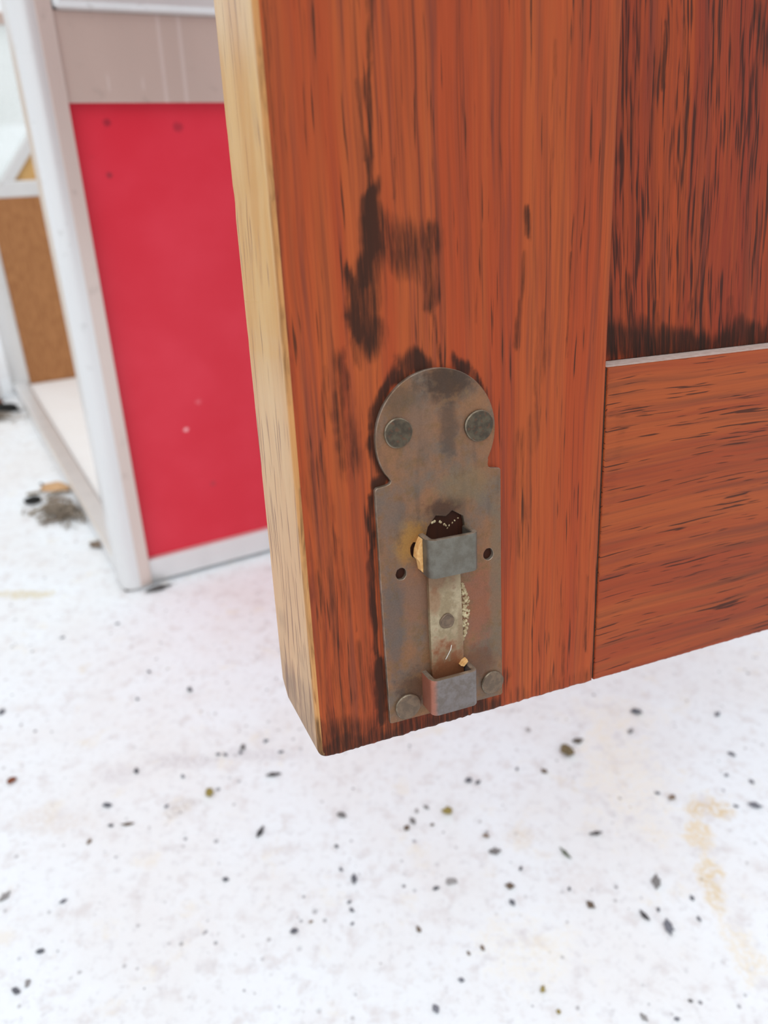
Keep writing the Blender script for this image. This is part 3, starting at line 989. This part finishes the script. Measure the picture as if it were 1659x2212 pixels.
# ------------------------------------------------------------------ crumbs, grit and leaf litter on the concrete
def crumb_mesh(name, sx, sy, sz, seed, mat, sub=2, rough=0.38):
    rnd = random.Random(seed)
    bm = bmesh.new()
    bmesh.ops.create_icosphere(bm, subdivisions=sub, radius=0.5)
    ph = [rnd.uniform(0, 6.28) for _ in range(6)]
    for v in bm.verts:
        c = v.co.normalized()
        k = 1 + rough * (math.sin(5 * c.x + ph[0]) * math.sin(4 * c.y + ph[1]) + .6 * math.sin(9 * c.z + ph[2] + 3 * c.x)) + rnd.uniform(-.1, .1)
        v.co = Vector((c.x * sx * k, c.y * sy * k, c.z * sz * k)) * .5
    lo = min(v.co.z for v in bm.verts)
    for v in bm.verts:
        v.co.z -= lo
    me = bpy.data.meshes.new(name)
    bm.to_mesh(me)
    bm.free()
    me.materials.append(mat)
    return me

MC = {'d': plain('dark_grit', (116, 118, 126), vary=True), 'g': plain('grey_grit', (156, 154, 154), vary=True), 'b': plain('brown_grit', (140, 122, 106), vary=True),
      'y': plain('olive_crumb', (168, 150, 86)), 'r': plain('rust_red_crumb', (142, 84, 58)), 'c': plain('brown_clod', (138, 122, 92)),
      'n': plain('green_grey_bit', (108, 116, 96)), 'l': plain('grey_sliver', (104, 102, 102)), 'v': plain('dark_sliver', (92, 90, 92)),
      'f': plain('grey_brown_flake', (118, 110, 102))}
SH = {k: [crumb_mesh('crumb_' + k, *dim, seed=11 * i + ord(k), mat=MC[k]) for i in range(nv)] for k, dim, nv in (
    ('d', (1.1, .75, .3), 6), ('g', (1.15, .8, .2), 4), ('b', (1.1, .7, .25), 4), ('y', (1, .9, .7), 2), ('r', (.8, 1.1, .4), 1),
    ('c', (1, .85, .5), 1), ('n', (1.1, .32, .25), 1), ('l', (1.15, .35, .25), 2), ('v', (1.15, .4, .28), 2), ('f', (1.2, .7, .2), 1))}
CRUMBS=[(-0.1223,0.3666,3.50,'d'),(-0.1529,0.3582,2.30,'d'),(-0.2321,0.3468,4.22,'d'),(-0.2034,0.2936,4.30,'r'),(-0.1371,0.3008,3.34,'d'),(-0.1106,0.2972,2.29,'d'),(-0.1459,0.2776,3.67,'d'),(-0.1146,0.2773,2.20,'d'),(-0.0932,0.2852,4.47,'y'),(-0.0605,0.2983,6.13,'l'),(-0.0628,0.2607,6.12,'v'),(-0.0221,0.2716,4.10,'g'),(-0.0683,0.3233,2.42,'d'),(-0.0810,0.3186,3.46,'g'),(-0.0941,0.3133,2.37,'d'),(-0.0901,0.3130,2.37,'d'),(-0.0816,0.3144,2.38,'d'),(-0.0587,0.3151,2.38,'d'),(-0.1401,0.2651,2.14,'d'),(-0.1315,0.2660,6.20,'b'),(-0.0757,0.2345,2.66,'d'),(-0.1491,0.2232,2.59,'d'),(-0.1776,0.2252,4.33,'g'),(-0.1505,0.1996,2.84,'d'),(-0.1539,0.1827,3.10,'d'),(-0.1504,0.1859,2.54,'g'),(-0.0235,0.2529,2.08,'d'),(-0.0141,0.2348,3.77,'d'),(-0.0206,0.2400,2.02,'d'),(-0.0146,0.2190,2.13,'d'),(-0.0159,0.2231,1.72,'d'),(-0.0142,0.2125,1.68,'d'),(-0.0400,0.2090,3.12,'d'),(-0.0329,0.2134,1.68,'b'),(-0.1481,0.2552,2.79,'b'),(-0.2221,0.4191,2.56,'d'),(-0.1527,0.3837,2.41,'d'),(-0.1888,0.4349,2.63,'d'),(0.1538,0.3474,5.63,'d'),(0.2021,0.3455,3.65,'d'),(0.1457,0.3316,3.55,'g'),(0.1047,0.3147,7.40,'c'),(0.1124,0.3235,5.38,'f'),(0.0892,0.3011,3.86,'b'),(0.0464,0.2945,3.80,'d'),(0.0514,0.2933,2.78,'d'),(0.0743,0.3027,2.06,'d'),(0.0852,0.3327,3.01,'g'),(0.1981,0.3137,3.17,'d'),(0.1893,0.2986,2.30,'d'),(0.2013,0.2938,2.78,'d'),(0.1961,0.2780,4.90,'d'),(0.1862,0.2777,2.20,'d'),(0.1473,0.2862,2.24,'d'),(0.1537,0.2831,3.96,'b'),(0.0330,0.2734,4.36,'y'),(0.0223,0.2769,2.69,'g'),(0.0173,0.2745,2.19,'g'),(0.0151,0.2679,3.59,'g'),(0.0119,0.2639,3.56,'b'),(0.0251,0.2659,2.14,'b'),(0.0519,0.2590,2.82,'b'),(0.0548,0.2501,4.60,'g'),(0.0901,0.2486,5.50,'n'),(0.1074,0.2604,5.18,'l'),(0.0324,0.2336,3.98,'g'),(0.0248,0.2300,2.41,'d'),(0.0601,0.2312,4.18,'b'),(0.0599,0.2227,3.01,'d'),(0.0666,0.2406,2.02,'d'),(0.0879,0.2298,1.75,'d'),(0.0959,0.2218,4.08,'b'),(0.1301,0.2337,5.31,'g'),(0.1443,0.2251,2.38,'d'),(0.1192,0.2164,5.09,'v'),(0.1286,0.2109,5.23,'d'),(0.1439,0.2149,2.11,'d'),(0.1267,0.2194,1.92,'d'),(0.0157,0.2101,2.71,'b'),(0.0331,0.1875,2.36,'d'),(0.0216,0.1757,3.23,'d'),(0.0435,0.2013,2.24,'b'),(0.0372,0.1992,1.82,'b'),(0.0668,0.1835,2.33,'y'),(0.0718,0.1747,1.71,'y'),(0.1193,0.1721,2.07,'d'),(0.1060,0.1729,2.83,'g'),(0.1275,0.1793,1.73,'g')]
LAB = {'d': ('grit_crumb', 'small dark grit crumb on the white concrete floor', 'dark grit on the floor'),
       'g': ('grit_crumb', 'small mid-grey grit crumb on the white concrete floor', 'grey grit on the floor'),
       'b': ('grit_crumb', 'small brown crumb on the white concrete floor', 'brown crumbs on the floor'),
       'y': ('grit_crumb', 'small olive-yellow crumb on the white concrete floor', 'olive crumbs on the floor'),
       'l': ('sliver', 'thin grey sliver on the white concrete floor', 'grey slivers on the floor'),
       'v': ('sliver', 'dark upright-lying sliver on the white concrete floor', 'dark slivers on the floor'),
       'r': ('grit_crumb', 'rust-red crumb on the floor near the left border', None),
       'c': ('dirt_clod', 'brown dirt clod on the floor below the bottom rail', None),
       'f': ('leaf_flake', 'grey-brown flake beside the brown dirt clod', None),
       'n': ('leaf_bit', 'green-grey narrow bit lying on the floor right of centre', None)}
SPECIAL = {2: 'dark bluish crumb cut by the left border of the picture', 8: 'round olive-yellow crumb on floor left of the door corner',
           9: 'grey sliver lying just below the door corner', 38: 'dark elongated crumb right below the bottom rail',
           51: 'large dark crumb near the right border of the picture', 75: 'largest dark crumb low on the right, beside a dark sliver',
           72: 'large mid-grey crumb on the floor low on the right', 10: 'dark sliver on the floor left of centre', 74: 'dark sliver on the floor at lower right',
           64: 'thin grey sliver on the floor right of centre', 19: 'long brown crumb on the floor at the left'}
ANG = {'l': .2, 'v': 1.2, 'n': -1.0}
for i, (x, y, s, k) in enumerate(CRUMBS):
    nm, lb, gp = LAB[k]
    o = bpy.data.objects.new(nm, SH[k][i % len(SH[k])])
    COL.objects.link(o)
    o.location = (x, y, 0)
    o.rotation_euler = (0, 0, ANG.get(k, random.uniform(0, 6.28)))
    if i == 74:
        o.rotation_euler = (0, 0, -1.0)
    if i == 19:
        o.rotation_euler = (0, 0, .1)
        o.scale = (s * .001, s * .0004, s * .0005)
    else:
        o.scale = (s * .001,) * 3
    if gp and i not in SPECIAL:
        zx = 'at the far left' if x < -.13 else 'left of centre' if x < -.045 else 'near the middle' if x < .05 else 'right of centre' if x < .125 else 'at the right side'
        zy = 'in the nearest floor strip' if y < .205 else 'on the near floor' if y < .245 else 'on the mid floor' if y < .29 else 'on the floor just beyond' if y < .33 else 'on the far floor'
        lb = lb.split(' on the white')[0] + ' %s, %s' % (zy, zx)
    tag(o, SPECIAL.get(i, lb), 'crumb' if nm in ('grit_crumb', 'dirt_clod') else 'debris', gp)

# dry leaf litter caught against the sill of the case
M_LINT = plain('grey_lint', (162, 148, 132))
M_TWIG = plain('dry_stalk', (150, 132, 104))
M_LEAF = plain('tan_leaf', (226, 184, 140))
M_SEED = plain('black_seed', (44, 44, 44))


def tuft(name, cx, cy, rx, ry, h, n, mat, seed, rot=0.0):
    """matted fluff of short fibres"""
    rnd = random.Random(seed)
    V, F = [], []
    for _ in range(n):
        r = min(1.6, abs(rnd.gauss(0, .62)))
        a = rnd.uniform(0, 6.28)
        px, py = r * math.cos(a) * rx, r * math.sin(a) * ry
        px, py = px * math.cos(rot) - py * math.sin(rot), px * math.sin(rot) + py * math.cos(rot)
        z = rnd.random() * h * max(.1, 1 - r * r) + .0004
        d = Vector((rnd.uniform(-1, 1), rnd.uniform(-1, 1), rnd.uniform(-.25, .25))).normalized() * rnd.uniform(.002, .006)
        u = d.cross(Vector((0, 0, 1))).normalized() * rnd.uniform(.0003, .0007)
        w = Vector((0, 0, .0004))
        p = Vector((cx + px, cy + py, z + .0012))
        b = len(V)
        V += [p - d - u, p - d + u, p - d + w, p + d - u, p + d + u, p + d + w]
        F += [(b, b + 1, b + 2), (b + 3, b + 5, b + 4), (b, b + 3, b + 4, b + 1), (b + 1, b + 4, b + 5, b + 2), (b + 2, b + 5, b + 3, b)]
    V = [(v[0], v[1], max(v[2], 0.0002)) for v in V]
    return mesh_obj(name, V, F, mat)

o = tuft('leaf_litter', -0.287, 0.594, .026, .015, .008, 430, M_LINT, 3, -.5)
tag(o, 'grey matted fluff and litter against the case sill', 'debris')
o['kind'] = 'stuff'
o = tuft('leaf_litter', -0.452, 0.822, .030, .014, .006, 260, M_LINT, 9, 0)
tag(o, 'brown litter under the second case post at the left border', 'debris')
o['kind'] = 'stuff'


def stalk(name, pts, r, mat, label):
    V, F = [], []
    n = 6
    for i, p in enumerate(pts):
        q = Vector(pts[min(i + 1, len(pts) - 1)]) - Vector(pts[max(i - 1, 0)])
        u = q.cross(Vector((0, 0, 1))).normalized()
        w = u.cross(q).normalized()
        rr = r * (1 - .4 * i / len(pts))
        for k in range(n):
            a = 6.2832 * k / n
            V.append(Vector(p) + u * rr * math.cos(a) + w * rr * math.sin(a))
    for i in range(len(pts) - 1):
        for k in range(n):
            F.append((i * n + k, i * n + (k + 1) % n, (i + 1) * n + (k + 1) % n, (i + 1) * n + k))
    F += [tuple(range(n))[::-1], tuple(range(len(V) - n, len(V)))]
    return tag(mesh_obj(name, V, F, mat, smooth=True), label, 'twig')

stalk('dry_twig', [(-.330, .655, .001), (-.318, .640, .004), (-.305, .628, .006)], .0011, MC['d'], 'dark thin twig sticking up-left out of the litter by the sill')
stalk('dry_twig', [(-.334, .632, .001), (-.320, .634, .003), (-.306, .640, .005)], .0012, M_TWIG, 'short pale twig beside the tan leaf in the litter')
stalk('dry_twig', [(-.308, .618, .002), (-.298, .616, .005), (-.286, .617, .003)], .0016, MC['b'], 'thick brown twig below the tan leaf in the litter')
stalk('dry_twig', [(-.276, .590, .004), (-.288, .580, .003), (-.300, .577, .001)], .0013, MC['b'], 'brown stalk along the near side of the litter')
stalk('dry_twig', [(-.316, .592, .001), (-.303, .600, .006), (-.290, .606, .004)], .0011, M_TWIG, 'pale stalk lying across the grey fluff')
stalk('dry_twig', [(-.290, .640, .001), (-.300, .630, .006), (-.312, .622, .002)], .0010, M_TWIG, 'thin stalk crossing under the tan leaf')
o = bpy.data.objects.new('seed', crumb_mesh('seed', .016, .010, .007, 5, M_SEED, 2, .05))
COL.objects.link(o)
o.location = (-.3215, .6165, 0)
o.rotation_euler = (0, 0, .5)
tag(o, 'black oval seed at the left of the litter by the sill', 'seed')
for cx, cy, sx, sy, lb in ((-.448, .846, .040, .014, 'scrap under the second case post, its shade painted black'), (-.462, .858, .016, .012, 'reddish-brown scrap under the second case post')):
    o = bpy.data.objects.new('rotten_scrap', crumb_mesh('rotten_scrap', sx, sy, .009, 4, M_SEED if sx > .02 else MC['r'], 2))  # larger scrap is black: the shade under the post put into its colour
    COL.objects.link(o)
    o.location = (cx, cy, 0)
    tag(o, lb, 'debris')
# curled tan leaf flake
V, F = [], []
nu, nv = 9, 6
for j in range(nv):
    for i in range(nu):
        u, v = i / (nu - 1) * 2 - 1, j / (nv - 1) * 2 - 1
        w = .011 * math.sqrt(max(0, 1 - u * u * .92))
        V.append((u * .012, v * w * .6, .007 + .003 * v * v - .002 * u * u + .0006 * math.sin(5 * u)))
for j in range(nv - 1):
    for i in range(nu - 1):
        F.append((j * nu + i, j * nu + i + 1, (j + 1) * nu + i + 1, (j + 1) * nu + i))
o = mesh_obj('leaf_flake', V, F, M_LEAF, smooth=True)
sm = o.modifiers.new('thickness', 'SOLIDIFY')
sm.thickness = .0006
o.location = (-.308, .634, 0)
o.rotation_euler = (.25, .1, .3)
tag(o, 'curled tan leaf flake on top of the grey litter', 'leaf')
o = bpy.data.objects.new('dirt_clod', crumb_mesh('dirt_clod', .016, .007, .005, 8, MC['b'], 2))
COL.objects.link(o)
o.location = (-.236, .540, 0)
o.rotation_euler = (0, 0, .1)
tag(o, 'dark brown crumb between the litter and the case corner', 'debris')

o = bpy.data.objects.new('dirt_clod', crumb_mesh('dirt_clod', .017, .006, .0024, 21, MC['l'], 2))
COL.objects.link(o)
o.location = (-.1715, .4775, 0)
o.rotation_euler = (0, 0, .5)
tag(o, 'flat dark dirt scrap at the foot of the case corner post', 'debris')

# a stray white fibre on the bolt
V, F = [], []
fp = [(28.2, -2.25, 17.3), (28.7, -2.6, 18.6), (29.2, -2.7, 19.6), (29.6, -2.3, 20.3)]
mats = plain('white_fibre', (240, 236, 226))
for i, p in enumerate(fp):
    for k in range(5):
        a = 6.2832 * k / 5
        V.append(((p[0] + .10 * math.cos(a)) * .001, (p[1] + .10 * math.sin(a)) * .001, p[2] * .001))
for i in range(3):
    for k in range(5):
        F.append((i * 5 + k, i * 5 + (k + 1) % 5, (i + 1) * 5 + (k + 1) % 5, (i + 1) * 5 + k))
F += [(0, 4, 3, 2, 1), (15, 16, 17, 18, 19)]
o = mesh_obj('lint_fibre', [tuple(DOOR @ Vector(v)) for v in V], F, mats)
tag(o, 'tiny white fibre stuck on the sliding bolt', 'fibre')
